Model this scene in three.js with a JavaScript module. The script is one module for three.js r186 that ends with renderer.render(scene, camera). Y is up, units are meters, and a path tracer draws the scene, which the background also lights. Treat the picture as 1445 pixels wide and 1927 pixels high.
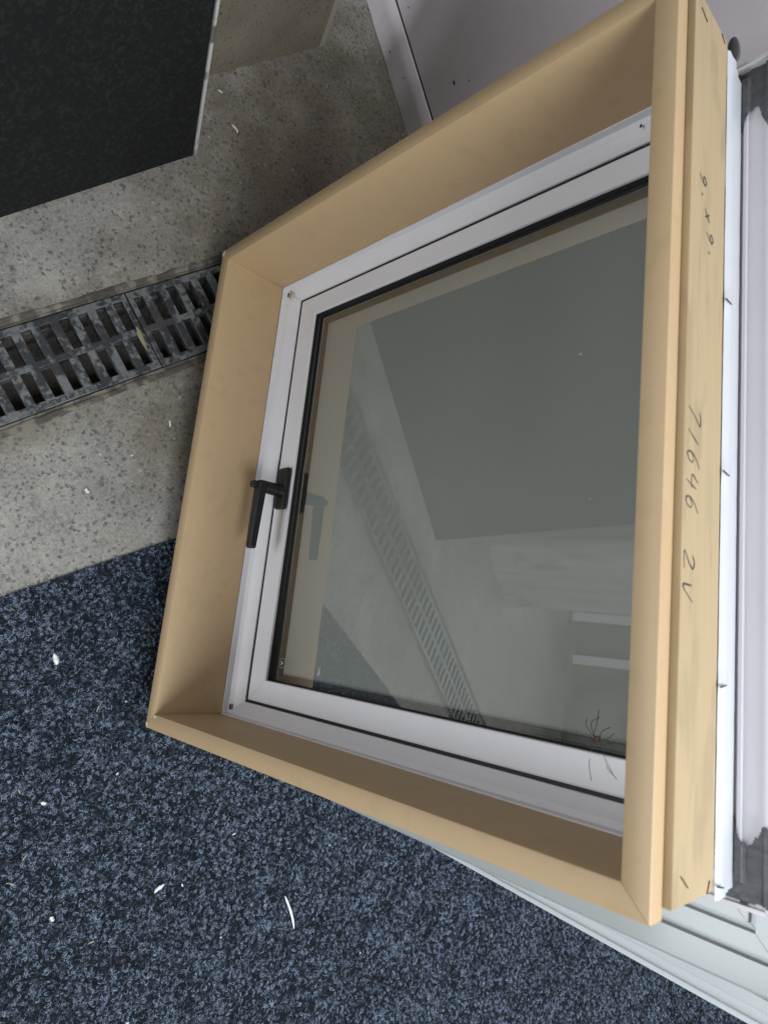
import * as THREE from 'three';
import { RoundedBoxGeometry } from 'three/addons/geometries/RoundedBoxGeometry.js';
import { TextGeometry } from 'three/addons/geometries/TextGeometry.js';
import { FontLoader } from 'three/addons/loaders/FontLoader.js';
import { RectAreaLightUniformsLib } from 'three/addons/lights/RectAreaLightUniformsLib.js';
import { mergeGeometries, toCreasedNormals, mergeVertices } from 'three/addons/utils/BufferGeometryUtils.js';

// ---------- camera, light, exposure ----------
const scene = new THREE.Scene();
scene.background = new THREE.Color().setRGB(0.125, 0.123, 0.122);  // even grey surround, added as ambient fill from all directions
const camera = new THREE.PerspectiveCamera(2 * Math.atan(963.5 / 1248.3) * 180 / Math.PI, 767 / 1024, 0.02, 60);
// the phone was turned on its side: picture right is world up, picture down is world right
camera.position.set(0.25127, 1.33123, 0.2132);
camera.up.set(-0.97831, 0.11058, 0.17518);
camera.focus = 1.15; camera.userData.fStop = 6.3;
camera.lookAt(0.25127 - 0.17808, 1.33123 - 0.88092, 0.2132 - 0.43848);
scene.add(camera);

const renderer = new THREE.WebGLRenderer({ antialias: true });
renderer.setSize(767, 1024);
renderer.toneMapping = THREE.LinearToneMapping;
renderer.toneMappingExposure = 1.13;
renderer.shadowMap.enabled = true;

RectAreaLightUniformsLib.init();
// high daylight from the right and a little behind the window
const highLight = new THREE.RectAreaLight(new THREE.Color().setRGB(0.88, 0.95, 1.0), 10.0, 2.1, 1.7);
highLight.position.set(1.6, 2.85, -0.7); highLight.lookAt(0.5, 0.1, 0.08);
scene.add(highLight);
// daylight of the open doorway across the room, in front of the window
const doorLight = new THREE.RectAreaLight(new THREE.Color().setRGB(0.86, 0.94, 1.0), 6.4, 3.0, 2.0);
doorLight.position.set(0.7, 1.35, 4.0); doorLight.lookAt(0.5, 0.9, 0);
scene.add(doorLight);

// ---------- helpers ----------
let seed = 71646;
const rnd = () => { seed = (seed + 0x6D2B79F5) | 0; let t = Math.imul(seed ^ (seed >>> 15), 1 | seed); t = (t + Math.imul(t ^ (t >>> 7), 61 | t)) ^ t; return ((t ^ (t >>> 14)) >>> 0) / 4294967296; };
const rr = (a, b) => a + (b - a) * rnd();
const clamp = (v, a = 0, b = 1) => Math.min(b, Math.max(a, v));
const sm = (a, b, v) => { const t = clamp((v - a) / (b - a)); return t * t * (3 - 2 * t); };
function hash(ix, iy, s) { let h = Math.imul(ix, 374761393) ^ Math.imul(iy, 668265263) ^ Math.imul(s, 1442695041); h = Math.imul(h ^ (h >>> 13), 1274126177); return ((h ^ (h >>> 16)) >>> 0) / 4294967296; }
function vn(x, y, s, per = 0) {
  let x0 = Math.floor(x), y0 = Math.floor(y); const fx = x - x0, fy = y - y0;
  const u = fx * fx * (3 - 2 * fx), v = fy * fy * (3 - 2 * fy);
  let x1 = x0 + 1, y1 = y0 + 1;
  if (per) { x0 = ((x0 % per) + per) % per; x1 = ((x1 % per) + per) % per; y0 = ((y0 % per) + per) % per; y1 = ((y1 % per) + per) % per; }
  const a = hash(x0, y0, s), b = hash(x1, y0, s), c = hash(x0, y1, s), d = hash(x1, y1, s);
  return a + (b - a) * u + (c - a) * v + (a - b - c + d) * u * v;
}
function fbm(x, y, s, oct = 4, per = 0) { let v = 0, a = 0.5, n = 0; for (let i = 0; i < oct; i++) { v += a * vn(x, y, s + i, per); n += a; a *= 0.5; x *= 2; y *= 2; per *= 2; } return v / n; }
const enc = v => { v = clamp(v); return Math.round(255 * (v <= 0.0031308 ? v * 12.92 : 1.055 * Math.pow(v, 1 / 2.4) - 0.055)); };
function colorTex(w, h, fn, wrap = THREE.RepeatWrapping) {            // fn(px, py) -> linear rgb
  const d = new Uint8Array(w * h * 4);
  for (let y = 0; y < h; y++) for (let x = 0; x < w; x++) { const c = fn(x, y), i = 4 * (y * w + x); d[i] = enc(c[0]); d[i + 1] = enc(c[1]); d[i + 2] = enc(c[2]); d[i + 3] = 255; }
  const t = new THREE.DataTexture(d, w, h); t.colorSpace = THREE.SRGBColorSpace; t.wrapS = t.wrapT = wrap; t.magFilter = THREE.LinearFilter; t.minFilter = THREE.LinearMipmapLinearFilter; t.generateMipmaps = true; t.needsUpdate = true; return t;
}
function grayTex(w, h, fn, wrap = THREE.RepeatWrapping) {
  const d = new Uint8Array(w * h * 4);
  for (let y = 0; y < h; y++) for (let x = 0; x < w; x++) { const v = Math.round(255 * clamp(fn(x, y))), i = 4 * (y * w + x); d[i] = d[i + 1] = d[i + 2] = v; d[i + 3] = 255; }
  const t = new THREE.DataTexture(d, w, h); t.wrapS = t.wrapT = wrap; t.magFilter = THREE.LinearFilter; t.minFilter = THREE.LinearMipmapLinearFilter; t.generateMipmaps = true; t.needsUpdate = true; return t;
}
const rgb = (r, g, b) => new THREE.Color().setRGB(r, g, b);
const M = (o) => new THREE.MeshPhysicalMaterial(o);
function uvBox(g, k = 1) {                                             // uv in metres, by the way a face points
  g = g.index ? g.toNonIndexed() : g;
  const p = g.attributes.position, n = g.attributes.normal, uv = new Float32Array(p.count * 2);
  for (let i = 0; i < p.count; i += 3) {
    let ax = 0, ay = 0, az = 0;
    for (let j = 0; j < 3; j++) { ax += n.getX(i + j); ay += n.getY(i + j); az += n.getZ(i + j); }
    ax = Math.abs(ax); ay = Math.abs(ay); az = Math.abs(az);
    for (let j = 0; j < 3; j++) {
      const X = p.getX(i + j), Y = p.getY(i + j), Z = p.getZ(i + j); let u, v;
      if (ax > ay && ax > az) { u = Z; v = Y; } else if (ay > az) { u = X; v = Z; } else { u = X; v = Y; }
      uv[2 * (i + j)] = u * k; uv[2 * (i + j) + 1] = v * k;
    }
  }
  g.setAttribute('uv', new THREE.BufferAttribute(uv, 2)); return g;
}
function mesh(name, g, m, parent) { const o = new THREE.Mesh(g, m); o.name = name; o.castShadow = o.receiveShadow = true; (parent || scene).add(o); return o; }
function tag(o, label, category, group) { o.userData.label = label; o.userData.category = category; if (group) o.userData.group = group; return o; }
function setting(o) { o.userData.kind = 'structure'; return o; }
const names = {};
const numbered = n => { const k = names[n] = (names[n] ?? -1) + 1; return k ? `${n}_${String(k).padStart(3, '0')}` : n; };
function group(name, label, category, grp) { const o = new THREE.Group(); o.name = numbered(name); scene.add(o); tag(o, label, category, grp); return o; }
function box(w, h, d, x, y, z, r = 0.0012) { const g = r ? new RoundedBoxGeometry(w, h, d, 2, Math.min(r, w / 2.01, h / 2.01, d / 2.01)) : new THREE.BoxGeometry(w, h, d); g.translate(x, y, z); return uvBox(g); }
// one member of a mitred frame. prof: closed list of [a, z], a = distance outwards from the opening; R = {x0,x1,y0,y1}; s = widths per side
function member(prof, R, side, s = [1, 1, 1, 1], gap = 0.00025, crease = 0.5) {
  const [L, Rt, B, T] = s, pos = [];
  const ends = ([a, z]) => {
    const xl = R.x0 - a * L, xr = R.x1 + a * Rt, yb = R.y0 - a * B, yt = R.y1 + a * T;
    if (side === 'bottom') return [[xl + gap, yb, z], [xr - gap, yb, z]];
    if (side === 'top') return [[xr - gap, yt, z], [xl + gap, yt, z]];
    if (side === 'left') return [[xl, yt - gap, z], [xl, yb + gap, z]];
    return [[xr, yb + gap, z], [xr, yt - gap, z]];
  };
  let ar = 0; for (let i = 0; i < prof.length; i++) { const [a, b] = prof[i], [c, d] = prof[(i + 1) % prof.length]; ar += a * d - c * b; }
  const P = ar > 0 ? prof : prof.slice().reverse();
  const E = P.map(ends), tri = (a, b, c) => pos.push(...a, ...b, ...c);
  for (let i = 0; i < P.length; i++) { const j = (i + 1) % P.length; tri(E[i][0], E[i][1], E[j][1]); tri(E[i][0], E[j][1], E[j][0]); }
  const cap = THREE.ShapeUtils.triangulateShape(P.map(([a, z]) => new THREE.Vector2(a, z)), []);
  for (const [i, j, k] of cap) { tri(E[i][0], E[j][0], E[k][0]); tri(E[i][1], E[k][1], E[j][1]); }
  let g = new THREE.BufferGeometry(); g.setAttribute('position', new THREE.Float32BufferAttribute(pos, 3));
  g.computeVertexNormals();
  // make faces point outwards
  const c = new THREE.Vector3(), n = new THREE.Vector3(), pA = g.attributes.position; let vol = 0; const A = new THREE.Vector3(), Bv = new THREE.Vector3(), Cv = new THREE.Vector3();
  for (let i = 0; i < pA.count; i += 3) { A.fromBufferAttribute(pA, i); Bv.fromBufferAttribute(pA, i + 1); Cv.fromBufferAttribute(pA, i + 2); vol += A.dot(c.crossVectors(Bv, Cv)); }
  if (vol < 0) { for (let i = 0; i < pA.count; i += 3) { A.fromBufferAttribute(pA, i + 1); Bv.fromBufferAttribute(pA, i + 2); pA.setXYZ(i + 1, Bv.x, Bv.y, Bv.z); pA.setXYZ(i + 2, A.x, A.y, A.z); } }
  g = toCreasedNormals(g, crease);
  return uvBox(g);
}
const SIDES = ['bottom', 'top', 'left', 'right'];

// ---------- materials ----------
const speck = (n) => grayTex(256, 256, (x, y) => 0.45 + 0.3 * fbm(x / 8, y / 8, n, 3, 32) + 0.25 * vn(x, y, n + 9, 256));
const fineBump = speck(3); fineBump.repeat.set(16, 16);
const tanMap = colorTex(1024, 1024, (x, y) => {                         // primer coat: faint blotches, a few scuffs and specks
  const b = fbm(x / 128, y / 128, 11, 4, 8), f = vn(x, y, 12, 1024), w = fbm(x / 32, y / 32, 14, 4, 32), st = sm(0.62, 0.74, w) * 0.10;
  const dot = vn(x / 3, y / 3, 15, 0) > 0.988 ? 0.8 : 1;
  const k = (0.94 + 0.08 * b + 0.05 * (f - 0.5) - st * 0.45) * dot; return [0.515 * k, 0.355 * k, 0.198 * k];
}); tanMap.repeat.set(1.3, 1.3);
const tan = M({ map: tanMap, roughness: 0.55, bumpMap: fineBump, bumpScale: 0.00008 });
const worn = M({ color: rgb(0.72, 0.62, 0.5), roughness: 0.7 });
const pineMap = colorTex(1024, 512, (x, y) => {                         // long grain along u
  const wv = fbm(x / 256, y / 64, 21, 3, 0), g1 = 0.5 + 0.5 * Math.sin((y / 512) * 70 + wv * 16), g2 = fbm(x / 60, y / 3, 24, 3, 0), bl = fbm(x / 90, y / 50, 27, 4, 0);
  const k = 0.88 + 0.03 * g1 + 0.08 * g2 - 0.14 * sm(0.52, 0.75, bl); return [0.455 * k, 0.338 * k, 0.195 * k];
}); pineMap.repeat.set(1.05, 4); pineMap.offset.set(0.5, 0.2);
const pine = M({ map: pineMap, roughness: 0.7, bumpMap: fineBump, bumpScale: 0.0001 });
const whiteMap = colorTex(512, 512, (x, y) => { const b = fbm(x / 64, y / 64, 31, 4, 8), k = 0.95 + 0.05 * b; return [0.76 * k, 0.735 * k, 0.755 * k]; });
whiteMap.repeat.set(3, 3);
const white = M({ map: whiteMap, roughness: 0.38, bumpMap: fineBump, bumpScale: 0.00003 });
const whiteFilm = M({ color: rgb(0.60, 0.61, 0.64), roughness: 0.28 });
const black = M({ color: rgb(0.012, 0.012, 0.014), roughness: 0.35 });
const rubberAndGapShade = M({ color: rgb(0.008, 0.008, 0.008), roughness: 0.6 });
const hole = M({ color: rgb(0.004, 0.004, 0.004), roughness: 0.9 });
const wire = M({ color: rgb(0.03, 0.025, 0.022), roughness: 0.5, metalness: 0.6 });
const sealMap = colorTex(256, 256, (x, y) => { const b = fbm(x / 10, y / 40, 41, 4, 0), k = 0.6 + 0.8 * b; return [0.10 * k, 0.10 * k, 0.105 * k]; });
sealMap.repeat.set(8, 8);
const sealant = M({ map: sealMap, roughness: 0.42, bumpMap: fineBump, bumpScale: 0.0006 });

// ---------- the ground ----------
// the drain's own directions: along (towards the room) and across
const DS = new THREE.Vector3(0.593, 0, 0.805), DN = new THREE.Vector3(0.805, 0, -0.593);
const dp = (s, n, y = 0) => new THREE.Vector3().addScaledVector(DS, s).addScaledVector(DN, n).setY(y);
const N0 = -0.390, N1 = -0.205, S0 = -0.78, S1 = 3.4;                   // trench
const TS = 1.9, TX = -1.25, TZ = -0.95, TW = 2048;                      // concrete texture window in metres
{
  const stones = new Float32Array(TW * TW), tone = new Float32Array(TW * TW), px = TW / TS;
  const put = (n, rmin, rmax, depth) => { for (let i = 0; i < n; i++) {
    const cx = rnd() * TW, cy = rnd() * TW, r = (rmin + (rmax - rmin) * Math.pow(rnd(), 1.9)) * px, e = rr(0.55, 1), a = rr(0, 3.14), ca = Math.cos(a), sa = Math.sin(a), tn = depth * rr(0.35, 1), p1 = rr(0, 6.28), p2 = rr(0, 6.28), k1 = rr(.05, .3);
    for (let y = Math.floor(cy - r * 1.3); y <= cy + r * 1.3; y++) for (let x = Math.floor(cx - r * 1.3); x <= cx + r * 1.3; x++) {
      const dx = x - cx, dy = y - cy, qx = (dx * ca + dy * sa) / r, qy = (-dx * sa + dy * ca) / (r * e), th = Math.atan2(qy, qx);
      const lim = 1 + k1 * Math.sin(3 * th + p1) + 0.14 * Math.sin(5 * th + p2), q = Math.hypot(qx, qy);
      if (q < lim) { const j = ((y + TW) % TW) * TW + ((x + TW) % TW); const w = sm(lim, lim * 0.72, q); stones[j] = Math.max(stones[j], w * Math.abs(tn)); tone[j] = tn; }
    } } };
  put(42000, 0.0010, 0.0050, 0.9); put(2600, 0.0012, 0.0045, -0.45); put(30000, 0.0006, 0.0014, 0.6);
  const cmap = colorTex(TW, TW, (x, y) => {
    const X = TX + (x + .5) / px, Z = TZ + (y + .5) / px, s = X * DS.x + Z * DS.z, n = X * DN.x + Z * DN.z;
    const big = fbm(x / 420, y / 420, 51, 4), mid = fbm(x / 70, y / 70, 55, 5), fine = vn(x / 1.6, y / 1.6, 59), j = y * TW + x;
    let k = 0.44 + 0.38 * big + 0.52 * mid + 0.42 * (fine - .5) + 0.30 * (vn(x / 4.3, y / 4.3, 60) - .5);
    let wm = 0;                                                         // brown soil: along the drain's edges and in patches
    const jag = fbm(x / 55, y / 55, 63, 5), de = Math.max(0, Math.max(N0 - n, n - N1));
    wm = sm(0.055, 0.0, de - 0.09 * (jag - 0.45)) * (0.25 + 0.75 * jag);
    const p1 = Math.hypot(X + 0.10, Z - 0.02); wm = Math.max(wm, 0.85 * sm(0.15, 0.03, p1 + 0.16 * (jag - .5)));
    const p2 = Math.hypot((X + 0.66) * 0.7, Z + 0.25); wm = Math.max(wm, 0.95 * sm(0.55, 0.15, p2 + 0.4 * (jag - .5)));
    const dust = sm(0.56, 0.72, fbm(x / 160, y / 110, 71, 5)) * 0.18;   // pale dried cement wash
    k = k * (1 - 0.36 * wm) + dust * (1 - wm);
    const st = stones[j], tn = tone[j];
    let c = [0.290 * k, 0.270 * k, 0.240 * k];
    c = [c[0] * (1 - 0.02 * wm), c[1] * (1 - 0.10 * wm), c[2] * (1 - 0.24 * wm)];
    if (st > 0) { if (tn > 0) { const q = st * 0.95; c = c.map((v, i) => v * (1 - q) + q * [0.07, 0.068, 0.066][i]); } else { const q = st * .9; c = c.map((v, i) => v * (1 - q) + q * [0.42, 0.40, 0.37][i]); } }
    return c;
  });
  const cb = grayTex(1024, 1024, (x, y) => { const j = (2 * y) * TW + 2 * x; return 0.5 + 0.22 * (fbm(x / 5, y / 5, 81, 4) - .5) - 0.10 * stones[j] + 0.5 * (fbm(x / 60, y / 60, 85, 3) - .5); });
  const concrete = M({ map: cmap, roughness: 0.72, bumpMap: cb, bumpScale: 0.0022 });
  const sh = new THREE.Shape([[-4.5, -3.2], [4.5, -3.2], [4.5, 6.5], [-4.5, 6.5]].map(([x, z]) => new THREE.Vector2(x, -z)));
  sh.holes.push(new THREE.Path([[S0, N0], [S1, N0], [S1, N1], [S0, N1]].map(([s, n]) => { const v = dp(s, n); return new THREE.Vector2(v.x, -v.z); })));
  const g = new THREE.ShapeGeometry(sh); g.rotateX(-Math.PI / 2);
  const p = g.attributes.position, uv = g.attributes.uv; for (let i = 0; i < p.count; i++) uv.setXY(i, (p.getX(i) - TX) / TS, (p.getZ(i) - TZ) / TS);
  setting(mesh('concrete_floor', g, concrete));

  // trench: side walls and bottom with muck
  const muck = M({ color: rgb(0.12, 0.108, 0.09), roughness: 0.95, bumpMap: cb, bumpScale: 0.006 });
  const ch = [];
  const quad = (a, b, c, d) => { const q = new THREE.BufferGeometry(); q.setAttribute('position', new THREE.Float32BufferAttribute([a, b, c, a, c, d].flatMap(v => [v.x, v.y, v.z]), 3)); q.computeVertexNormals(); return uvBox(q); };
  const dep = -0.11;
  ch.push(quad(dp(S0, N0, dep), dp(S1, N0, dep), dp(S1, N0, 0), dp(S0, N0, 0)), quad(dp(S0, N1, 0), dp(S1, N1, 0), dp(S1, N1, dep), dp(S0, N1, dep)), quad(dp(S0, N0, dep), dp(S0, N1, dep), dp(S1, N1, dep), dp(S1, N0, dep)));
  setting(mesh('drain_trench', mergeGeometries(ch), muck));
}
// channel lips: narrow rims between concrete and grate
const plasticMap = colorTex(1024, 1024, (x, y) => {                     // black plastic under dried dust patches
  const a = fbm(x / 90, y / 90, 91, 5, 0), b = fbm(x / 14, y / 14, 97, 4, 0), d = sm(0.42, 0.58, 0.6 * a + 0.4 * b) * (0.5 + 0.6 * b);
  const br = sm(0.55, 0.7, fbm(x / 50, y / 50, 103, 4, 0)) * 0.35;
  return [0.028 + 0.125 * d + 0.06 * br, 0.030 + 0.125 * d + 0.048 * br, 0.034 + 0.122 * d + 0.028 * br];
});
plasticMap.repeat.set(2.2, 2.2);
const plastic = M({ map: plasticMap, roughness: 0.48, bumpMap: fineBump, bumpScale: 0.0005 });
const lipMap = colorTex(512, 512, (x, y) => { const a = fbm(x / 40, y / 40, 111, 5, 0), k = 0.3 + 0.9 * a; const w = sm(.5, .68, fbm(x / 22, y / 22, 117, 4)); return [0.12 * k + .12 * w, 0.105 * k + .105 * w, 0.085 * k + .085 * w]; });
lipMap.repeat.set(2, 2);
const lipMat = M({ map: lipMap, roughness: 0.9, bumpMap: fineBump, bumpScale: 0.002 });
const drainAng = Math.atan2(-DS.z, DS.x);                                // rotation.y that takes x to the drain's direction
{
  const c = group('drain_channel', 'grimy channel rims edging the floor drain in the concrete', 'drain channel');
  c.rotation.y = drainAng;
  // local x = along, local z = -n ... across
  for (const [n0, n1, y] of [[N0 + 0.001, -0.3805, -0.0035], [-0.2185, N1 - 0.001, -0.0045]]) {
    const L = 3.9, seg = 260, g = new THREE.BoxGeometry(L, 0.03, n1 - n0, seg, 1, 2); g.translate(S0 + L / 2 + 0.02, y - 0.015, -(n0 + n1) / 2);
    const p = g.attributes.position; for (let i = 0; i < p.count; i++) if (p.getY(i) > y - .001) p.setY(i, y + 0.003 * (fbm(p.getX(i) * 30, p.getZ(i) * 400, 131, 3) - .5));
    g.computeVertexNormals(); mesh('rim', uvBox(g), lipMat, c);
  }
  // crumbled mortar along the cut edges of the concrete
  for (const [n, sd] of [[N0, 301], [N1, 311]]) {
    const L = 2.4, g = new THREE.BoxGeometry(L, 0.004, 0.011, 600, 1, 8); const p = g.attributes.position;
    for (let i = 0; i < p.count; i++) { const x = p.getX(i), z0 = p.getZ(i), e = z0 / 0.0055, w = 0.35 + 1.3 * fbm(x * 22, 1.7, sd, 4), h = (1 - e * e) * (0.0002 + 0.0042 * Math.max(0, fbm(x * 60, z0 * 300, sd + 5, 4) - 0.3)); p.setXYZ(i, x, p.getY(i) > 0 ? h + 0.0002 : -0.006, z0 * w + 0.003 * (fbm(x * 30, 9, sd + 9, 3) - .5)); }
    g.computeVertexNormals(); g.translate(S0 + L / 2 + 0.02, 0, -n); mesh('mortar_edge', uvBox(g), lipMat, c);
  }
  // support ledge the grates sit on
  for (const n of [-0.374, -0.225]) mesh('ledge', box(3.9, 0.06, 0.012, S0 + 1.97, -0.062, -n, 0), lipMat, c);
}
const font = await new FontLoader().loadAsync('fonts/droid/droid_sans_bold.typeface.json');
{
  const GW = 0.1575, GL = 0.497, pitch = 0.0352, slotW = 0.0185, cnt = 14, endb = (GL - (cnt - 1) * pitch - slotW) / 2;
  const sh = new THREE.Shape([[0, 0], [GL, 0], [GL, GW], [0, GW]].map(p => new THREE.Vector2(...p)));
  const skew = 0;
  for (let i = 0; i < cnt; i++) for (const [v0, v1] of [[0.0135, 0.0715], [0.0845, 0.1425]]) {
    const u = endb + i * pitch; sh.holes.push(new THREE.Path([[u, v0], [u + slotW, v0], [u + slotW + skew, v1], [u + skew, v1]].map(p => new THREE.Vector2(...p))));
  }
  let g = new THREE.ExtrudeGeometry(sh, { depth: 0.020, bevelEnabled: true, bevelThickness: 0.0012, bevelSize: 0.0012, bevelOffset: -0.0012, bevelSegments: 2, curveSegments: 2 });
  g.rotateX(-Math.PI / 2); g.translate(0, -0.0212, 0);                   // y top = 0, z = -v
  g = uvBox(g);
  const txt = new TextGeometry('RELN PLASTICS', { font, size: 0.0085, depth: 0.0007, curveSegments: 3 }); txt.scale(1.75, 1, 1);
  txt.computeBoundingBox(); const tw = txt.boundingBox.max.x;
  txt.rotateX(-Math.PI / 2);
  const jS = -0.072;                                                    // where two grates meet, along the drain
  const mk = k => {
    const o = group('drain_grate', '', 'drain grate', 'plastic grates covering the floor drain');
    o.rotation.y = drainAng;
    const s0 = jS + k * 0.5 + 0.0015, v = dp(s0, -0.378); o.position.set(v.x, -0.0015 - (k < 0 ? 0.0025 : 0), v.z);
    const b = mesh('grating', g, plastic, o);
    const m2 = new THREE.Mesh(txt, plastic); m2.name = 'raised_lettering'; m2.castShadow = m2.receiveShadow = true; m2.position.set(0.115, 0.0003, -GW + 0.0112); o.add(m2);
    // lies across: v grows with n; local -z is +n
    if (k < 0) { const q = new THREE.Vector2(rr(0, .4), rr(0, .4)); b.material = plastic.clone(); b.material.map = plasticMap.clone(); b.material.map.offset.set(0.37, 0.61); }
    return o;
  };
  mk(0).userData.label = 'dusty black plastic drain grate beside the carpet, with a yellowed patch at its end';
  mk(-1).userData.label = 'darker plastic drain grate running under the tan window frame';
  for (let k = 1; k < 6; k++) mk(k).userData.label = 'plastic drain grate mirrored in the window glass';
  // yellow dried paint smear on the end of the first grate
}
// yellow paint smear
function blob(n, rx, ry, th, s, rough = 0.35) { // small irregular slab, flat in xz
  const g = new THREE.CylinderGeometry(1, 1, 1, n, 1); const p = g.attributes.position;
  for (let i = 0; i < p.count; i++) { const a = Math.atan2(p.getZ(i), p.getX(i)), r = Math.hypot(p.getX(i), p.getZ(i)), k = 1 + rough * (vn(Math.cos(a) * 1.7 + 9 + s * 3.1, Math.sin(a) * 1.7 + 5, s) - .5) * 2; p.setXYZ(i, Math.cos(a) * r * rx * k, p.getY(i) * th * (p.getY(i) > 0 ? 0.5 + .8 * vn(p.getX(i) * 2 + 7, p.getZ(i) * 2 + s, s + 4) : 1), Math.sin(a) * r * ry * k); }
  g.computeVertexNormals(); return uvBox(g);
}
{
  const v = dp(-0.086 + 0.026, -0.283, 0.0006); const o = mesh('dried_paint', blob(18, 0.004, 0.021, 0.0012, 5, .6), M({ color: rgb(0.26, 0.23, 0.12), roughness: 0.8 }));
  o.position.copy(v); o.rotation.y = drainAng; tag(o, 'yellowish dried paint smear on the end of the dusty drain grate', 'paint smear');
}

// ---------- carpet ----------
const CA = new THREE.Vector2(0.2618, 0.269), CD = new THREE.Vector2(-0.474, -0.880).normalize();   // edge point and direction
{
  const e = t => [CA.x + CD.x * t, CA.y + CD.y * t];
  const outline = []; for (let i = 0; i <= 120; i++) { const t = -1.9 + i * (3.2 / 120), q = e(t); const j = 0.0035 * (fbm(t * 30, 3, 141, 3) - .5); outline.push([q[0] + CD.y * -j, q[1] + CD.x * j]); }
  const far = [[1.7, -2.3], [2.6, -2.0], [2.6, 2.2]];
  const pts = [...outline, ...far];
  const sh = new THREE.Shape(pts.map(([x, z]) => new THREE.Vector2(x, -z)));
  const g = new THREE.ExtrudeGeometry(sh, { depth: 0.004, bevelEnabled: false }); g.rotateX(-Math.PI / 2);
  const cm = colorTex(1024, 1024, (x, y) => { const a = fbm(x / 5, y / 5, 151, 3, 0), b = vn(x / 1.7, y / 1.7, 155), k = sm(0.35, 0.75, 0.6 * a + 0.4 * b); return [0.006 + 0.045 * k, 0.009 + 0.065 * k, 0.016 + 0.105 * k]; });
  cm.repeat.set(1.1, 1.1);
  const cbp = grayTex(512, 512, (x, y) => fbm(x / 4, y / 4, 161, 3, 128)); cbp.repeat.set(2.2, 2.2);
  setting(mesh('carpet', uvBox(g), M({ map: cm, roughness: 1, bumpMap: cbp, bumpScale: 0.004 })));
  // looped pile
  const inside = (x, z) => { const d = (x - CA.x) * -CD.y + (z - CA.y) * CD.x; return d > 0.0006; };
  const strand = (k) => { const pp = []; const n = 6; for (let i = 0; i <= n; i++) { const t = i / n, a = k * 2.1 + t * (2.6 + k * 0.9); pp.push(new THREE.Vector3(0.0028 * Math.cos(a) + 0.0018 * (t - .5), 0.0026 * Math.sin(t * Math.PI) - 0.0004, 0.0026 * Math.sin(a) + 0.004 * (t - .5))); }
    return new THREE.TubeGeometry(new THREE.CatmullRomCurve3(pp), 7, 0.00046, 3, false); };
  const fm = M({ color: rgb(1, 1, 1), roughness: 0.9, sheen: 0.3, sheenRoughness: 0.6 });
  const regions = [[[-0.02, 1.36], [-1.72, 0.62]]];
  const per = 200000; const d = new THREE.Object3D(), col = new THREE.Color();
  const pile = new THREE.Group(); pile.name = 'carpet_pile'; pile.userData = { label: 'dark blue and black looped pile of the carpet', category: 'carpet pile', kind: 'stuff' }; scene.add(pile);
  for (let v = 0; v < 3; v++) {
    const im = new THREE.InstancedMesh(strand(v), fm, per); im.name = 'pile_strands'; im.userData.kind = 'stuff'; let i = 0;
    while (i < per) {
      const x = rr(0.02, 1.36), z = rr(-1.72, 0.55); if (!inside(x, z)) continue;
      if (z < -0.55 && x < 0.5) continue;                               // hidden under the leaning stack
      const cl = fbm(x * 290, z * 290, 171, 2), cl2 = fbm(x * 30, z * 30, 175, 3);
      d.position.set(x, 0.0040 + 0.0045 * cl + rr(-0.0008, 0.0008), z); d.rotation.set(rr(-.7, .7), rr(0, 6.28), rr(-.7, .7)); d.scale.setScalar(rr(0.45, 0.88)); d.updateMatrix(); im.setMatrixAt(i, d.matrix);
      const lite = sm(0.47, 0.72, 0.70 * cl + 0.14 * cl2 + 0.22 * rnd()); const q = 0.10 + 0.9 * lite * rr(.6, 1.1);
      col.setRGB(0.0040 + 0.36 * q * q, 0.006 + 0.455 * q * q, 0.010 + 0.60 * q * q); im.setColorAt(i, col); i++;
    }
    im.castShadow = im.receiveShadow = true; pile.add(im);
  }
}

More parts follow.
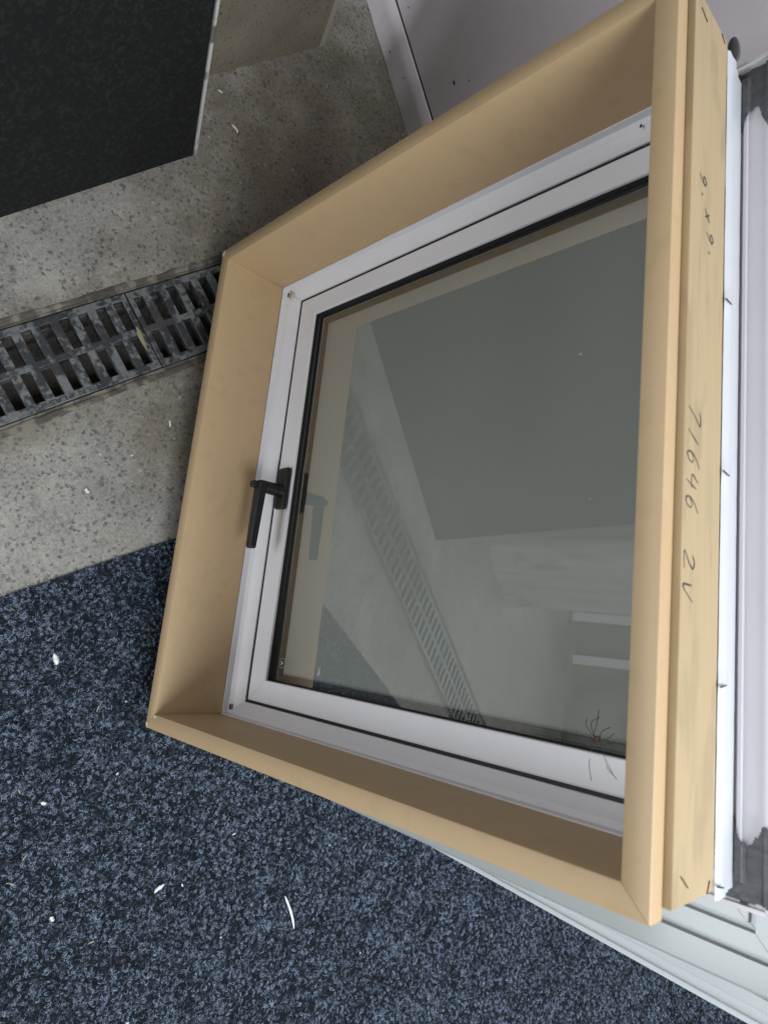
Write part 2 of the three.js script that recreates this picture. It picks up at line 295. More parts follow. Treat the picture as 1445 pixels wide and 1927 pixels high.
// ---------- the wall ----------
const WD = new THREE.Vector3(0.894, 0, -0.448), WN = new THREE.Vector3(0.448, 0, 0.894);
const wallMap = colorTex(1024, 1024, (x, y) => {
  const a = fbm(x / 200, y / 200, 181, 4, 0), b = fbm(x / 20, y / 20, 187, 3, 0), sc = vn(x / 4, y / 60, 191) > 0.965 ? 0.05 : 0, dk = vn(x / 5, y / 9, 193) > 0.985 ? 0.3 : 0;
  const k = 0.88 + 0.14 * a + 0.04 * b + sc - dk; return [0.58 * k, 0.52 * k, 0.54 * k];
}); wallMap.repeat.set(1.2, 1.2);
const wallMat = M({ map: wallMap, roughness: 0.6, bumpMap: fineBump, bumpScale: 0.0004 });
{
  const w = new THREE.Group(); w.name = 'wall'; w.userData.kind = 'structure'; scene.add(w);
  w.position.set(-0.983, 0, -0.396); w.rotation.y = Math.atan2(0.448, 0.894);
  mesh('wall_face', box(3.35, 2.6, 0.12, 0.475, 1.3, -0.076, 0), wallMat, w);
  const skm = M({ map: wallMap, roughness: 0.42 });
  const n = 220, g = new THREE.BoxGeometry(3.35, 0.088, 0.016, n, 6, 1); const p = g.attributes.position;
  for (let i = 0; i < p.count; i++) { const x = p.getX(i), y = p.getY(i); let z = p.getZ(i); if (z > 0) { if (y > 0.03) z -= 0.008 * sm(0.02, 0.044, y); z += 0.0015 * (fbm(x * 14, y * 60, 201, 3) - .5); } let yy = y; if (y < -0.043) yy += 0.010 * Math.max(0, fbm(x * 9, 1.3, 205, 3) - .45); p.setXYZ(i, x, yy, z); }
  g.computeVertexNormals(); g.translate(0.475, 0.0445, -0.0075); mesh('skirting_board', uvBox(g), skm, w);
  const grime = M({ color: rgb(0.012, 0.011, 0.010), roughness: 0.9 });
  const dirtLine = mesh('gap_line', box(3.35, 0.0022, 0.004, 0.475, 0.0885, -0.0140, 0), grime, w);
  for (const [x, y, rx, ry] of [[0.01, 0.19, .006, .0022], [0.035, 0.235, .0022, .002], [-0.18, 0.03, .0025, .0022], [-0.1, 0.05, .002, .0015], [-0.22, .12, .0016, .0015]]) { const m = mesh('paint_chip', blob(11, rx, ry, 0.0008, Math.round(x * 90 + 40), .5), grime, w); m.rotation.x = Math.PI / 2; m.rotation.order = 'XYZ'; m.position.set(x, y, y < .09 ? 0.0008 : -0.0155); }
}

// ---------- the leaning sheets on the left ----------
const PD = new THREE.Vector3(0.663, 0, 0.748), PN = new THREE.Vector3(0.748, 0, -0.663);
function sheet(name, label, base, len, hgt, th, lean, mat) {
  const o = group(name, label, 'sheet', 'sheets leaning together'); o.position.set(base[0], 0, base[1]);
  const up = new THREE.Vector3(0, 1, 0).multiplyScalar(Math.cos(lean)).addScaledVector(PN, -Math.sin(lean)), nn = new THREE.Vector3().crossVectors(PD, up);
  // local x along the floor, y up the sheet, z out of its back or front
  const m = new THREE.Matrix4().makeBasis(PD, up, nn); o.quaternion.setFromRotationMatrix(m);
  return o;
}
{
  const dk = colorTex(1024, 1024, (x, y) => { const a = fbm(x / 7, y / 7, 211, 3), b = fbm(x / 60, y / 60, 215, 4), s = sm(0.48, 0.74, a) * (0.4 + 0.9 * b), f = vn(x / 1.2, y / 1.2, 219); const dn = sm(.6, .75, fbm(x / 120, y / 30, 222, 4)) * .010; return [0.0010 + 0.011 * s + 0.002 * f, 0.0010 + 0.0107 * s + 0.002 * f, 0.0010 + 0.0098 * s + 0.002 * f]; });
  dk.repeat.set(1.25, 1.25);
  const darkFelt = M({ map: dk, roughness: 0.95, bumpMap: fineBump, bumpScale: 0.001 });
  const o = sheet('felt_board', 'large black felt faced board with a chipped white edge leaning on its side', [-0.690, 0.085], 0.94, 1.15, 0.012, 0.175, darkFelt);
  // front faces +PN: nn = PD x up ; find its sign
  const nn = new THREE.Vector3(0, 0, 1).applyQuaternion(o.quaternion), f = Math.sign(nn.dot(PN)) || 1;
  mesh('board', box(0.94, 1.15, 0.012, 0.47 + 0.002, 0.575, -f * 0.006, 0.001), darkFelt, o);
  const g = new THREE.BoxGeometry(0.0070, 1.15, 0.0145, 1, 240, 1), p = g.attributes.position; for (let i = 0; i < p.count; i++) if (p.getX(i) > 0) p.setX(i, p.getX(i) + 0.0035 * (fbm(p.getY(i) * 14, 2, 231, 3) - .7)); g.computeVertexNormals(); g.translate(-0.0025, 0.575, -f * 0.006);
  const em = colorTex(64, 1024, (x, y) => { const a = fbm(x / 16, y / 40, 235, 5), k = sm(0.30, 0.42, a); return [0.05 + 0.5 * k, 0.05 + 0.48 * k, 0.05 + 0.45 * k]; }); em.repeat.set(1, 1);
  mesh('edge_strip', uvBox(g), M({ map: em, roughness: 0.8 }), o);

  const cp = colorTex(1024, 1024, (x, y) => { const a = vn(x / 4, y / 4, 241), b = fbm(x / 90, y / 90, 245, 4), f = fbm(x / 2, y / 2, 249, 2), s = sm(0.8, 0.93, a); const k = (0.7 + 0.4 * b + 0.25 * (f - .5)) * (1 - 0.6 * s); return [0.25 * k, 0.21 * k, 0.15 * k]; });
  cp.repeat.set(1.2, 1.2);
  const chip = M({ map: cp, roughness: 0.75, bumpMap: fineBump, bumpScale: 0.0005 });
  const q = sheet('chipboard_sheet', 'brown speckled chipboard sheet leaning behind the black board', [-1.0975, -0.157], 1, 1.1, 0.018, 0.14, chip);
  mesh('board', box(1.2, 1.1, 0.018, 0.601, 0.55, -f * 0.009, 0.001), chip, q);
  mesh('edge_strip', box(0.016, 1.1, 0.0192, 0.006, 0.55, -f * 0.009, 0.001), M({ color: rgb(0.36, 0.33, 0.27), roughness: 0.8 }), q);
}

// ---------- the window ----------
const TH = 0.301987, Y0 = 0.1066;
const win = group('window_unit', 'white aluminium awning window with black handle, set in a deep tan timber reveal', 'window');
win.position.set(0, Y0, 0); win.rotation.x = -TH;
const O = { x0: -0.43, x1: 0.43, y0: 0, y1: 0.838 };
{ // tan lining and nosing, one mitred piece per side
  const prof = [[0, -0.0028], [0.0008, -0.0009], [0.0028, 0], [0.0236, 0], [0.0250, -0.0005], [0.0256, -0.0013], [0.0258, -0.0026], [0.0258, -0.0222], [0.010, -0.0222], [0.010, -0.1315], [0, -0.1315]];
  for (const s of SIDES) mesh('reveal_board', member(prof, O, s, [1, 1, 1, 1], 0.00025, 0.55), tan, win);
  // bare worn corners of the nosing
  for (const [x, y, rx, ry, s] of [[-0.4487, -0.0205, .0055, .0055, 3], [0.4335, 0.0035, .0022, .0055, 7], [0.449, -0.0215, .0035, .003, 8]]) { const m = mesh('worn_patch', blob(14, rx, ry, 0.0005, s, .4), worn, win); m.rotation.x = Math.PI / 2; m.position.set(x, y, 0.00005); }
}
{ // pine carcass behind the nosing
  const z0 = -0.0228, z1 = -0.1135, zc = (z0 + z1) / 2, d = z0 - z1;
  const top = box(0.893, 0.0236, d, 0, 0.838 + 0.0104 + 0.0118, zc, 0.0012); mesh('carcass_board', top, pine, win).userData.label = 'pine head board with handwritten numbers';
  mesh('carcass_board', box(0.893, 0.0136, d, 0, -0.0104 - 0.0068, zc, 0.001), pine, win);
  for (const s of [-1, 1]) mesh('carcass_board', box(0.0058, 0.858, d, s * (0.4404 + 0.0029), 0.419, zc, 0.0008), pine, win);
  const Y = 0.872;
  // marker writing, laid as thin ink strokes: letter tops point away (-z)
  const ink = M({ color: rgb(0.045, 0.04, 0.055), roughness: 0.7 });
  const stroke = (pts, w) => { const c = new THREE.CatmullRomCurve3(pts.map(([x, z]) => new THREE.Vector3(x, 0, z)), false, 'catmullrom', 0.4), n = Math.max(8, pts.length * 6), pos = [];
    let prev = null; for (let i = 0; i <= n; i++) { const t = i / n, p = c.getPoint(t), tg = c.getTangent(t), ww = w * (0.55 + 0.45 * Math.sin(Math.PI * Math.min(1, t * 1.1 + .1))) * (0.8 + 0.4 * vn(t * 9, w * 1e4, 3)), nx = -tg.z * ww, nz = tg.x * ww; const a = [p.x + nx, 0, p.z + nz], b = [p.x - nx, 0, p.z - nz]; if (prev) pos.push(...prev[0], ...prev[1], ...b, ...prev[0], ...b, ...a); prev = [a, b]; }
    const g = new THREE.BufferGeometry(); g.setAttribute('position', new THREE.Float32BufferAttribute(pos, 3)); g.computeVertexNormals(); return uvBox(g); };
  const GL = { '9': [[[.75, .82], [.4, 1], [.1, .8], [.25, .55], [.65, .62], [.78, .85], [.7, .4], [.4, 0]]], '.': [[[.3, .05], [.45, 0], [.5, .08]]], 'x': [[[.1, .75], [.8, .1]], [[.75, .8], [.1, .05]]],
    '7': [[[0, .9], [.35, 1], [.85, .95], [.5, .5], [.25, -.05]]], '1': [[[.7, .85], [.25, 0]]], '6': [[[.75, 1], [.3, .7], [.1, .3], [.3, 0], [.65, .1], [.7, .4], [.4, .5], [.15, .3]]], '4': [[[.3, .95], [.05, .45], [.9, .4]], [[.75, .8], [.6, 0]]],
    '2': [[[.05, .8], [.3, 1], [.65, .85], [.5, .5], [.05, .02], [.9, .05]]], 'v': [[[.05, .8], [.2, .1], [.4, .05], [.8, .9]]] };
  const gs = [];
  const put = (ch, x, z, sx, sz, w) => { for (const s of GL[ch]) gs.push(stroke(s.map(([u, v]) => [x + u * sx + v * sx * .18, z - v * sz]), w)); };
  const line = (str, x, z, step, sx, sz, w, dz = 0) => { for (const c of str) { if (c !== ' ') put(c, x, z, sx, c === '.' ? sz : sz, w); x += step * (c === '.' ? .8 : 1); z += dz; } };
  line('9.x9.', -0.241, -0.043, 0.0195, 0.013, 0.017, 0.0010, -0.007);
  line('71646', 0.012, -0.031, 0.0215, 0.0155, 0.028, 0.00085, 0.0006);
  line('2v', 0.150, -0.0275, 0.027, 0.019, 0.024, 0.0011, 0.0006);
  for (const g of gs) mesh('ink_stroke', g.translate(0, Y + 0.00035, 0), ink, win);
  // staples and pencil ticks
  const st = (x, z, l, a, w = 0.0011) => { const m = mesh('staple', box(l, 0.0010, w, 0, 0, 0, 0.0004), wire, win); m.position.set(x, Y + 0.0004, z); m.rotation.y = a; };
  st(0.428, -0.045, 0.020, 0.95); st(-0.426, -0.045, 0.017, 1.25); st(-0.4405, -0.100, 0.012, 1.15); st(0.441, -0.099, 0.012, -0.5);
}
{ // white sealing film folded over the joint, pinned by staples
  const n = 300, pos = [], L = 0.455; const rows = [[-0.1115, 0.8735], [-0.1165, 0.8755], [-0.124, 0.8750], [-0.137, 0.8742], [-0.1385, 0.8715], [-0.140, 0.8712], [-0.1545, 0.8705], [-0.156, 0.8688], [-0.1730, 0.8682]];
  const pins = [-0.1266, 0.0595, 0.2669, 0.4425]; const idx = [];
  for (let i = 0; i <= n; i++) { const x = -0.438 + (0.438 + L) * i / n; let pull = 0; for (const p of pins) pull = Math.max(pull, Math.exp(-Math.pow((x - p) / 0.012, 2))); const wv = 0.0018 * (fbm(x * 9, 2.2, 251, 3) - .5) + 0.0030 * (1 - pull);
    rows.forEach(([z, y], j) => pos.push(x, y - (j < 3 ? 0.0016 * (1 - pull) : 0) + 0.0004 * (fbm(x * 40, j, 255, 2) - .5), z - (j < 3 ? wv : 0) - (j === 0 ? 0.001 * (1 - pull) : 0))); }
  const R = rows.length; for (let i = 0; i < n; i++) for (let j = 0; j < R - 1; j++) { const a = i * R + j, b = a + 1, c = a + R, d = c + 1; idx.push(a, c, b, b, c, d); }
  const g = new THREE.BufferGeometry(); g.setAttribute('position', new THREE.Float32BufferAttribute(pos, 3)); g.setIndex(idx); g.computeVertexNormals(); mesh('sealing_film', uvBox(g), whiteFilm, win);
  for (const x of pins) { const m = mesh('staple', box(0.0014, 0.0012, 0.012, 0, 0, 0, 0.0005), wire, win); m.position.set(x, 0.8768, -0.1155); m.rotation.set(0.15, rr(-.35, .35), 0); }
}
{ // outer flange of the aluminium frame, behind the timber
  const R = { x0: -0.43, x1: 0.4345, y0: 0.0035, y1: 0.862 };
  const z = -0.1785;
  const prof = [[-0.008, z - 0.004], [-0.008, z], [-0.0035, z], [-0.003, z + 0.004], [0.0000, z + 0.004], [0.0005, z], [0.0085, z], [0.009, z + 0.0045], [0.0125, z + 0.0045], [0.013, z - 0.001], [0.0335, z - 0.001], [0.034, z + 0.003], [0.038, z + 0.003], [0.038, z - 0.030], [0.030, z - 0.034], [0.030, z - 0.066], [-0.008, z - 0.066]];
  for (const s of SIDES) mesh('flange', member(prof, R, s, [1, 1, 1, 1], 0.0003, 0.3), white, win);
  // grey sealant smeared over the two top corners
  const smear = (cx, cy, w, h, sd, dir) => { const nx = 60, ny = 40, pos = [], idx = []; const put = (u, v) => { const x = cx + (u - .5) * w, y = cy + (v - .5) * h, ribA = Math.max(y - 0.862, x - R.x1, R.x0 - x); let zz = z; if (ribA > 0.0068 && ribA < 0.0148) zz += 0.0045; else if (ribA > -0.0052 && ribA < 0.0022) zz += 0.004; else if (ribA > 0.0320) zz += 0.003; if (x > R.x1 + 0.0318 || x < R.x0 - 0.0318) zz = Math.max(zz, z + 0.003); return [x, y, zz + 0.0009 + 0.0014 * fbm(x * 160, y * 160, sd, 3)]; };
    const keep = (u, v) => { const inner = dir > 0 ? 1 - u : u; const edge = 0.74 + 0.22 * (fbm(v * 7, sd, sd, 3) - .5) + 0.16 * Math.sin(v * 9 + sd); const outer = 0.04 + .03 * vn(v * 9, 3, sd); return inner < edge && inner > outer; };
    for (let i = 0; i <= nx; i++) for (let j = 0; j <= ny; j++) pos.push(...put(i / nx, j / ny));
    for (let i = 0; i < nx; i++) for (let j = 0; j < ny; j++) { if (!keep((i + .5) / nx, (j + .5) / ny)) continue; const a = i * (ny + 1) + j; idx.push(a, a + ny + 1, a + 1, a + 1, a + ny + 1, a + ny + 2); }
    const g = new THREE.BufferGeometry(); g.setAttribute('position', new THREE.Float32BufferAttribute(pos, 3)); g.setIndex(idx); g.computeVertexNormals(); mesh('sealant', uvBox(g), sealant, win); };
  smear(0.424, 0.8825, 0.092, 0.048, 7, 1); smear(-0.411, 0.8825, 0.098, 0.048, 13, -1);
  const tab = new THREE.SphereGeometry(1, 20, 14); { const p = tab.attributes.position; for (let i = 0; i < p.count; i++) { const k = 1 + 0.3 * (fbm(p.getX(i) * 1.5 + 4, p.getY(i) * 1.5 + p.getZ(i) + 4, 77, 3) - .5); p.setXYZ(i, p.getX(i) * 0.019 * k, p.getY(i) * 0.0065 * k, p.getZ(i) * 0.0032 * k); } tab.computeVertexNormals(); } const m = mesh('sealant', tab, sealant, win); m.position.set(-0.468, 0.867, -0.150); m.rotation.set(0, 0, 0.12);
}
const F = { x0: -0.4035, x1: 0.4035, y0: 0.0325, y1: 0.820 };
{ // inner frame, sash, glass
  const fw = 0.0269, fs = [1, 1, 1.22, 0.66];
  const prof = [[fw, -0.1325], [fw - 0.0022, -0.1325], [fw - 0.003, -0.1425], [0.0165, -0.1455], [0.0150, -0.1470], [0.0015, -0.1560], [0, -0.1578], [0, -0.176], [fw, -0.176]];
  for (const s of SIDES) mesh('frame_rail', member(prof, F, s, fs, 0.0002, 0.3), white, win);
  const S = { x0: -0.358, x1: 0.358, y0: 0.088, y1: 0.778 };
  const sp = [[0, -0.1700], [0, -0.1585], [0.0012, -0.1570], [0.0395, -0.1570], [0.0420, -0.1590], [0.0420, -0.1755], [0, -0.1755]];
  const ss = [0.955, 0.955, 1.155, 0.9];
  const sash = new THREE.Group(); sash.name = 'sash'; win.add(sash);
  for (const s of SIDES) mesh('sash_rail', member(sp, S, s, ss, 0.0002, 0.3), white, sash);
  for (const s of SIDES) mesh('gasket_and_gap_shade', member([[0.0421, -0.1600], [0.0472, -0.1600], [0.0472, -0.1752], [0.0421, -0.1752]], S, s, ss, 0.0), rubberAndGapShade, sash);  // near-flush black ring put in to paint the shade of the sash gap
  for (const s of SIDES) mesh('gasket_and_gap_shade', member([[-0.0018, -0.1680], [-0.0008, -0.1622], [-0.0002, -0.1622], [-0.0002, -0.1706], [-0.0018, -0.1706]], S, s, [1, 1, 1, 1], 0), rubberAndGapShade, sash);
  const glass = M({ color: rgb(0.90, 0.93, 0.90), roughness: 0, transmission: 1, thickness: 0, ior: 2.5 });
  const pane = new THREE.PlaneGeometry(S.x1 - S.x0 + 0.004, S.y1 - S.y0 + 0.004); pane.translate(0, (S.y0 + S.y1) / 2, -0.1712);
  mesh('glass_pane', pane, glass, sash).userData.label = 'coated front glass mirroring the floor and drain';
  const spacer = M({ color: rgb(0.022, 0.018, 0.014), roughness: 0.4 });
  for (const s of SIDES) mesh('spacer_bar', member([[-0.0125, -0.1745], [-0.0045, -0.1745], [-0.004, -0.1725], [0.003, -0.1725], [0.003, -0.1860], [-0.0125, -0.1860]], S, s, [1, 1, 1, 1], 0), spacer, sash);
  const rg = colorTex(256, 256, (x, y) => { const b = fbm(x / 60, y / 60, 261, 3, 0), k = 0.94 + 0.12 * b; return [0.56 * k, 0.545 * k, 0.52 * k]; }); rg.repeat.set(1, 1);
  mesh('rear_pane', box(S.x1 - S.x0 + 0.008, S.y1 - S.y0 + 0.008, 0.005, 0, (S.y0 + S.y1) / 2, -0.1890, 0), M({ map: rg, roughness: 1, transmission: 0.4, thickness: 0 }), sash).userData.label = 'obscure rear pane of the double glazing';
  // etched safety mark
  const etch = M({ color: rgb(0.42, 0.42, 0.38), roughness: 0.9 });
  const ring = new THREE.RingGeometry(0.0082, 0.0088, 40); const A = new TextGeometry('A', { font, size: 0.008, depth: 0.0001, curveSegments: 2 }); A.translate(-0.0038, -0.004, 0);
  const sm1 = mesh('safety_mark', mergeGeometries([uvBox(ring), uvBox(A)].map(g => { const q = g.index ? g.toNonIndexed() : g; for (const k of Object.keys(q.attributes)) if (!['position', 'normal', 'uv'].includes(k)) q.deleteAttribute(k); return q; })), etch, sash); sm1.position.set(0.3242, 0.1134, -0.17085);
  // dust specks on the outside of the glass
  const dust = M({ color: rgb(0.62, 0.60, 0.56), roughness: 0.9 });
  for (const [x, y, rx, ry, a] of [[-0.137, 0.676, .0008, .0022, .5], [0.061, 0.700, .0006, .0010, 0], [-0.22, 0.40, .0005, .0006, 0], [0.12, 0.33, .0005, .0012, 1], [0.02, 0.52, .0004, .0007, 2], [-0.06, 0.24, .0005, .0005, 0], [0.22, 0.55, .0005, .0009, 1.3]]) { const m = mesh('dust_speck', blob(9, rx, ry, 0.0003, Math.round(1000 * x + 500), .4), dust, sash); m.rotation.set(Math.PI / 2, a, 0); m.position.set(x, y, -0.1709); }
  // handle
  const hd = new THREE.Group(); hd.name = 'handle'; hd.userData.label = 'black lever handle'; win.add(hd);
  mesh('handle_plate', box(0.082, 0.030, 0.0125, 0.002, 0.0715, -0.1507, 0.0055), black, hd);
  const col = new THREE.CylinderGeometry(0.0125, 0.0135, 0.010, 28); col.rotateX(Math.PI / 2); col.translate(0.008, 0.0715, -0.1405); mesh('handle_collar', uvBox(col), black, hd);
  const stem = new THREE.CylinderGeometry(0.0102, 0.0108, 0.036, 24); stem.rotateX(Math.PI / 2); stem.scale(1.15, 1, 1); stem.translate(0.008, 0.0715, -0.119); mesh('handle_stem', uvBox(stem), black, hd);
  const lv = new RoundedBoxGeometry(0.128, 0.0205, 0.0165, 5, 0.0042); { const p = lv.attributes.position; for (let i = 0; i < p.count; i++) { const t = (p.getX(i) + 0.064) / 0.128; p.setY(i, p.getY(i) * (1.08 - 0.30 * t)); p.setZ(i, p.getZ(i) * (1.05 - 0.2 * t) + 0.003 * t); } lv.computeVertexNormals(); } lv.translate(0.064 - 0.002, 0.0715, -0.101); mesh('handle_lever', uvBox(lv), black, hd);
  mesh('handle_tail', box(0.013, 0.014, 0.016, 0.0075, 0.0695, -0.0895, 0.003), black, hd);
  // weep slots and a rub mark
  const slot = (x, y, w, h) => { const m = mesh('weep_slot', new THREE.CapsuleGeometry(h / 2, Math.max(0.0005, w - h), 4, 12), hole, win); m.rotation.z = Math.PI / 2; m.scale.z = 0.12; m.position.set(x, y, -0.1408); };
  slot(-0.4145, 0.0105, 0.010, 0.0052); slot(0.4155, 0.012, 0.011, 0.0052); slot(-0.4165, 0.760, 0.005, 0.0035);
  const rust = mesh('stain', blob(16, 0.009, 0.005, 0.0002, 21, .6), M({ color: rgb(0.45, 0.36, 0.2), roughness: 0.8 }), win); rust.rotation.x = Math.PI / 2; rust.position.set(-0.413, 0.0195, -0.1412);
}
{ // spider and its threads at the sash corner
  const sp = group('spider', 'small reddish brown spider in front of the glass corner', 'spider');
  sp.position.set(0, Y0, 0); sp.rotation.x = -TH;
  const sk = M({ color: rgb(0.13, 0.055, 0.03), roughness: 0.6 }), lg = M({ color: rgb(0.08, 0.05, 0.035), roughness: 0.7 });
  const b = new THREE.SphereGeometry(0.0026, 14, 10); b.scale(1, 1.35, 0.9); const h = new THREE.SphereGeometry(0.0016, 12, 8); h.translate(0.0006, -0.0040, 0);
  const c = [0.3385, 0.7460, -0.1300];
  const bd = mesh('body', mergeGeometries([b, h]), sk, sp); bd.position.set(...c); bd.rotation.z = 0.7;
  const legs = [[-0.004, -.003, -.016, -.006, -.022, -.001], [-.003, -.004, -.012, -.012, -.018, -.016], [-.002, -.003, -.015, 0.0, -.03, -.002], [.002, .003, .003, .012, .001, .018], [.002, .002, -.003, .014, -.008, .016], [0.001, .003, -.008, .006, -.014, .012], [.002, -.003, .006, -.012, .012, -.014], [.002, -.002, .008, -.006, .016, -.008]];
  for (const [a, bb, d, e, f, g] of legs) mesh('leg', uvBox(new THREE.TubeGeometry(new THREE.CatmullRomCurve3([new THREE.Vector3(c[0], c[1], c[2]), new THREE.Vector3(c[0] + a, c[1] + bb, c[2] + .003), new THREE.Vector3(c[0] + d, c[1] + e, c[2] + .004), new THREE.Vector3(c[0] + f, c[1] + g, c[2] - .004)]), 14, 0.00042, 5)), lg, sp);
  const th = M({ color: rgb(0.16, 0.15, 0.14), roughness: 0.8 }); const web = group('cobweb', 'loose cobweb threads stretched from the glass to the white sash', 'cobweb'); web.position.copy(sp.position); web.rotation.copy(sp.rotation);
  for (const [x0, y0, x1, y1] of [[0.352, 0.724, 0.388, 0.727], [0.362, 0.738, 0.380, 0.757], [0.345, 0.735, 0.376, 0.752], [0.334, 0.70, 0.352, 0.724]]) mesh('thread', uvBox(new THREE.TubeGeometry(new THREE.CatmullRomCurve3([new THREE.Vector3(x0, y0, -0.164), new THREE.Vector3((x0 + x1) / 2, (y0 + y1) / 2 - .002, -0.1555), new THREE.Vector3(x1, y1, -0.1565)]), 10, 0.00022, 4)), th, web);
}

// ---------- frames stacked behind ----------
const paleGreen = M({ color: rgb(0.37, 0.385, 0.375), roughness: 0.2, clearcoat: 0.4, clearcoatRoughness: 0.1 });
const greyGlass = M({ color: rgb(0.08, 0.09, 0.085), roughness: 0.08 });
function stackedFrame(label, prof, R, pos, lean, roll, yaw, mat) {
  const o = group('spare_window_frame', label, 'window frame', 'spare window frames stacked behind the window');
  o.position.set(...pos); o.rotation.order = 'YXZ'; o.rotation.set(-lean, yaw, roll);
  for (const s of SIDES) mesh('frame_rail', member(prof, R, s, [1, 1, 1, 1], 0.0003, 0.3), mat, o);
  mesh('pane', box(R.x1 - R.x0 + 0.01, R.y1 - R.y0 + 0.01, 0.006, (R.x0 + R.x1) / 2, (R.y0 + R.y1) / 2, -0.03, 0), greyGlass, o);
  return o;
}
const brightWhite = M({ color: rgb(0.62, 0.63, 0.63), roughness: 0.16, clearcoat: 0.5, clearcoatRoughness: 0.05 });
const ribs = (w) => { const p = [[0, -0.045], [0, -0.012], [0.006, -0.008], [0.012, -0.008], [0.0125, -0.0125], [0.019, -0.0125], [0.0195, 0]]; let a = 0.030; while (a < w - 0.022) { p.push([a, 0], [a + 0.0008, -0.007], [a + 0.007, -0.007], [a + 0.0078, 0]); a += 0.026; } p.push([w - 0.004, 0], [w, -0.004], [w, -0.045]); return p; };
const edgeProf = [[0, -0.045], [0, -0.012], [0.010, -0.010], [0.011, -0.002], [0.030, -0.002], [0.031, -0.012], [0.036, -0.012], [0.037, 0.004], [0.056, 0.004], [0.0565, -0.006], [0.062, -0.006], [0.0625, 0.006], [0.076, 0.006], [0.090, -0.012], [0.0985, -0.013], [0.099, -0.009], [0.1015, -0.009], [0.102, -0.015], [0.110, -0.018], [0.110, -0.045]];
{
  // parallel to the window, just behind its flange (local z -0.252)
  const lz = -0.2555, by = -(Y0 + (lz - 0.045) * Math.sin(TH)) / Math.cos(TH) + 0.001;
  const up = new THREE.Vector3(0, Math.cos(TH), -Math.sin(TH)), zz = new THREE.Vector3(0, Math.sin(TH), Math.cos(TH));
  const p = new THREE.Vector3(0, Y0, 0).addScaledVector(up, by).addScaledVector(zz, lz);
  stackedFrame('pale grey aluminium frame resting directly against the back of the window', ribs(0.095), { x0: -0.28, x1: 0.467, y0: 0.095, y1: 0.845 }, [p.x - 0.022, p.y + 0.0195, p.z], TH, -0.035, 0, paleGreen);
  stackedFrame('glossy pale frame with bright edge standing farther out on the carpet', edgeProf, { x0: -0.22, x1: 0.517, y0: 0.11, y1: 0.95 }, [0.003, 0.066, -0.487], 0.262, -0.085, 0, brightWhite);
}

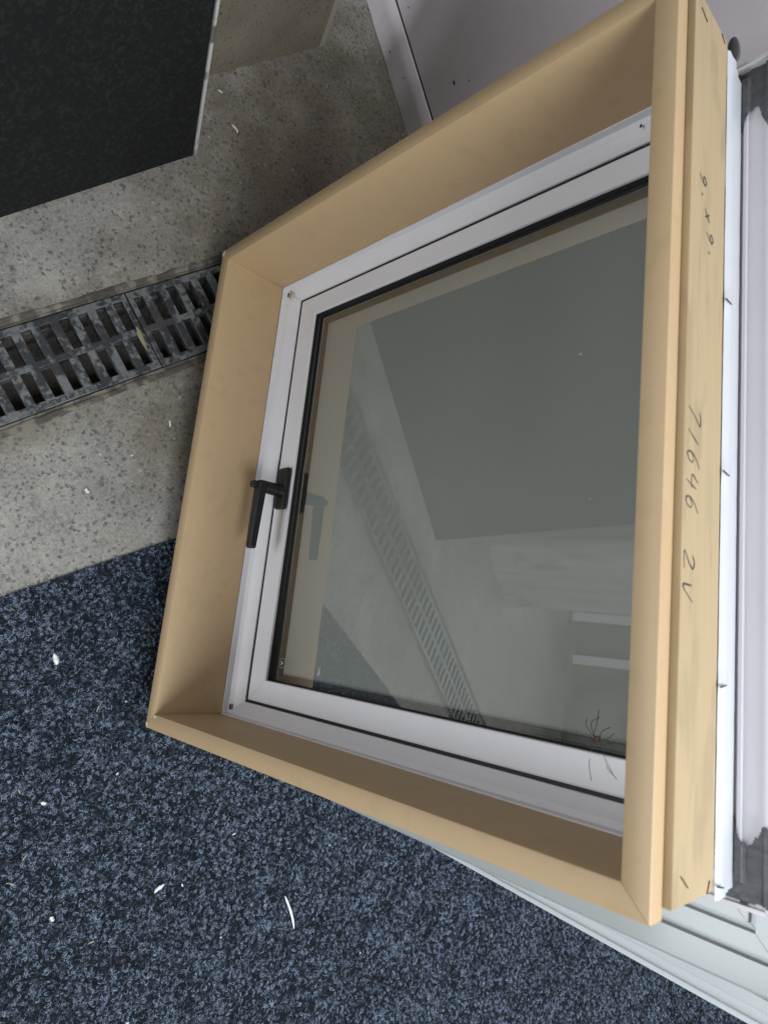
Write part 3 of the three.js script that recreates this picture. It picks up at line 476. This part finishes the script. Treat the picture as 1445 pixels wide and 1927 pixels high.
// ---------- scraps on the carpet and the concrete ----------
{
  const wh = M({ color: rgb(0.78, 0.78, 0.76), roughness: 0.6 }), straw = M({ color: rgb(0.50, 0.42, 0.24), roughness: 0.8 });
  const scrap = (name, label, px, len, wid, ang, mat, bend = 0.1, y = 0.009, grp) => {
    const n = 8, pos = [], idx = []; for (let i = 0; i <= n; i++) { const t = i / n - .5, w = wid * (1 - Math.pow(Math.abs(t) * 2, 3) * 0.75) * rr(.8, 1.15), x = t * len, z = bend * len * (4 * t * t - 1) * .5, yy = 0.15 * wid * Math.sin(t * 7); pos.push(x, yy, z - w / 2, x, yy + wid * .25, z, x, yy, z + w / 2, x, yy - wid * .15, z); }
    for (let i = 0; i < n; i++) for (let j = 0; j < 4; j++) { const a = i * 4 + j, b = i * 4 + (j + 1) % 4; idx.push(a, b, a + 4, b, b + 4, a + 4); } idx.push(0, 2, 1, 0, 3, 2, n * 4, n * 4 + 1, n * 4 + 2, n * 4, n * 4 + 2, n * 4 + 3);
    const g = new THREE.BufferGeometry(); g.setAttribute('position', new THREE.Float32BufferAttribute(pos, 3)); g.setIndex(idx); g.computeVertexNormals();
    const o = mesh(numbered(name), uvBox(g), mat); o.position.set(px[0], y, px[1]); o.rotation.y = ang; tag(o, label, 'scrap', grp);
  };
  const G = 'pale scraps on the floor';
  scrap('plastic_shaving', 'long thin white curved shaving on the carpet, the longest of the scraps', [0.809, -0.333], 0.068, 0.0056, 0.42, wh, 0.09, 0.0095, G);
  scrap('plastic_scrap', 'white torn scrap on the carpet near the dark shadow of the window', [0.358, 0.165], 0.020, 0.0095, 0.4, wh, .1, 0.0095, G);
  scrap('plastic_scrap', 'white tapering scrap on the carpet between the long shaving and the small white crumbs', [0.748, -0.075], 0.021, 0.0075, 2.3, wh, .1, 0.0095, G);
  for (const q of [[0.784, 0.095], [0.598, 0.141]]) scrap('plastic_crumb', 'small round white crumb on the carpet', q, 0.009, 0.007, rr(0, 3), wh, 0, 0.0095, G);
  for (const q of [[0.685, 0.154], [0.579, 0.182], [0.828, 0.026], [0.725, 0.1685], [0.439, 0.081]]) scrap('straw_bit', 'tiny straw coloured fleck on the carpet', q, rr(.007, .014), 0.0022, rr(0, 3), straw, .1, 0.0085, G);
  for (const q of [[0.842, -0.202], [0.853, -0.786], [0.7455, -0.116], [0.424, 0.036], [0.964, -0.056], [0.689, -0.404], [0.55, 0.03], [0.9, -0.5], [0.66, -0.2]]) scrap('white_fleck', 'tiny white fleck on the carpet', q, rr(.003, .007), 0.003, rr(0, 3), wh, 0, 0.0085, G);
  scrap('plastic_scrap', 'white flat chip on the pale concrete between carpet and drain', [0.0523, 0.1653], 0.010, 0.008, 0.7, wh, 0, 0.0012, G);
  scrap('plastic_scrap', 'bent white scrap on the dark concrete in front of the black board', [-0.788, 0.012], 0.020, 0.006, 0.8, wh, .3, 0.0015, G);
  scrap('plastic_scrap', 'white scrap on the brown stained concrete beside the drain', [-0.108, 0.042], 0.013, 0.004, 0.2, wh, .2, 0.001, G);
  scrap('plastic_scrap', 'dull white scrap at the foot of the chipboard sheet', [-0.86, 0.055], 0.011, 0.005, 1.2, wh, .2, 0.001, G);
  for (const q of [[-0.03, 0.10], [0.083, 0.044], [-0.60, -0.12], [-0.02, 0.155]]) scrap('white_fleck', 'tiny white fleck on the bare concrete', q, rr(.003, .006), 0.0025, rr(0, 3), wh, 0, 0.0008, G);
}

// ---------- what the glass mirrors: things standing across the room ----------
{
  const fmap = colorTex(512, 512, (x, y) => { const a = fbm(x / 18, y / 160, 291, 4), b = fbm(x / 60, y / 60, 297, 4), k = 0.45 + 0.55 * a + 0.35 * b - 0.35 * sm(.6, .72, b); return [0.52 * k, 0.51 * k, 0.50 * k]; }); fmap.repeat.set(2, 1);
  const film = M({ map: fmap, roughness: 0.45, bumpMap: fineBump, bumpScale: 0.002 });
  const o = group('wrapped_bundle', 'tall white film wrapped bundle mirrored in the glass beside the black board', 'bundle');
  const n = 90, pos = [], idx = [], H = 22; for (let i = 0; i <= n; i++) for (let j = 0; j <= H; j++) { const a = i / n * Math.PI * 2, y = j / H * 0.75, c = Math.cos(a), s = Math.sin(a); const q = Math.pow(Math.pow(Math.abs(c), 4) + Math.pow(Math.abs(s), 4), -.25), r = 1 + 0.16 * (fbm(i * .32, y * 1.0, 271, 4) - .5) + 0.10 * sm(0.06, 0, y) * (vn(i * .6, 2, 273) - .3); pos.push(c * q * 0.22 * r, y + (j === 0 ? 0.0 : 0), s * q * 0.16 * r); }
  for (let i = 0; i < n; i++) for (let j = 0; j < H; j++) { const a = i * (H + 1) + j; idx.push(a, a + 1, a + H + 1, a + 1, a + H + 2, a + H + 1); }
  const g = new THREE.BufferGeometry(); g.setAttribute('position', new THREE.Float32BufferAttribute(pos, 3)); g.setIndex(idx); g.computeVertexNormals();
  mesh('wrapping', uvBox(g), film, o); const cap = new RoundedBoxGeometry(0.40, 0.02, 0.28, 2, 0.008); cap.translate(0, 0.745, 0); mesh('top', uvBox(cap), film, o);
  o.position.set(-0.13, 0, 1.56); o.rotation.y = -1.06;
  const tear = mesh('torn_edge', (() => { const s = new THREE.TubeGeometry(new THREE.CatmullRomCurve3([[-.22, .006, .17], [-.1, .012, .185], [0, .006, .18], [.1, .015, .19], [.2, .006, .175]].map(v => new THREE.Vector3(...v))), 30, 0.007, 5); return uvBox(s); })(), M({ color: rgb(0.12, 0.12, 0.11), roughness: 0.7 }), o);
  const postM = M({ color: rgb(0.75, 0.75, 0.78), roughness: 0.4 }), bd = M({ color: rgb(0.16, 0.15, 0.12), roughness: 0.8 });
  const post = (x, z, label) => { const p = mesh(numbered('white_post'), box(0.055, 0.8, 0.05, 0, 0.4, 0, 0.006), postM); p.position.set(x, 0.0, z); p.rotation.x = 0.12; tag(p, label, 'post'); };
  post(0.035, 2.86, 'white upright bar mirrored in the glass next to the wrapped bundle'); post(0.285, 2.93, 'white upright bar mirrored in the glass beside the grey sack');
  const b = mesh('brown_board', box(0.62, 0.75, 0.02, 0, 0.375, 0, 0.002), bd); b.position.set(0.25, 0, 3.02); b.rotation.x = 0.1; tag(b, 'brown board mirrored in the glass behind two white bars', 'board');
  const sackG = new THREE.SphereGeometry(1, 40, 24); { const p = sackG.attributes.position; for (let i = 0; i < p.count; i++) { const x = p.getX(i), y = p.getY(i), z = p.getZ(i), k = 1 + 0.16 * (fbm(x * 2 + 5, y * 2 + z * 2 + 5, 281, 3) - .5); p.setXYZ(i, x * 0.33 * k, Math.max(0, y * 0.42 * k + 0.36), z * 0.24 * k); } sackG.computeVertexNormals(); }
  const sack = mesh('grey_sack', uvBox(sackG), M({ color: rgb(0.22, 0.22, 0.2), roughness: 0.7 })); sack.position.set(0.74, 0, 2.88); tag(sack, 'grey sack slumped on the floor, mirrored at the spider corner of the glass', 'sack');
}

renderer.render(scene, camera);
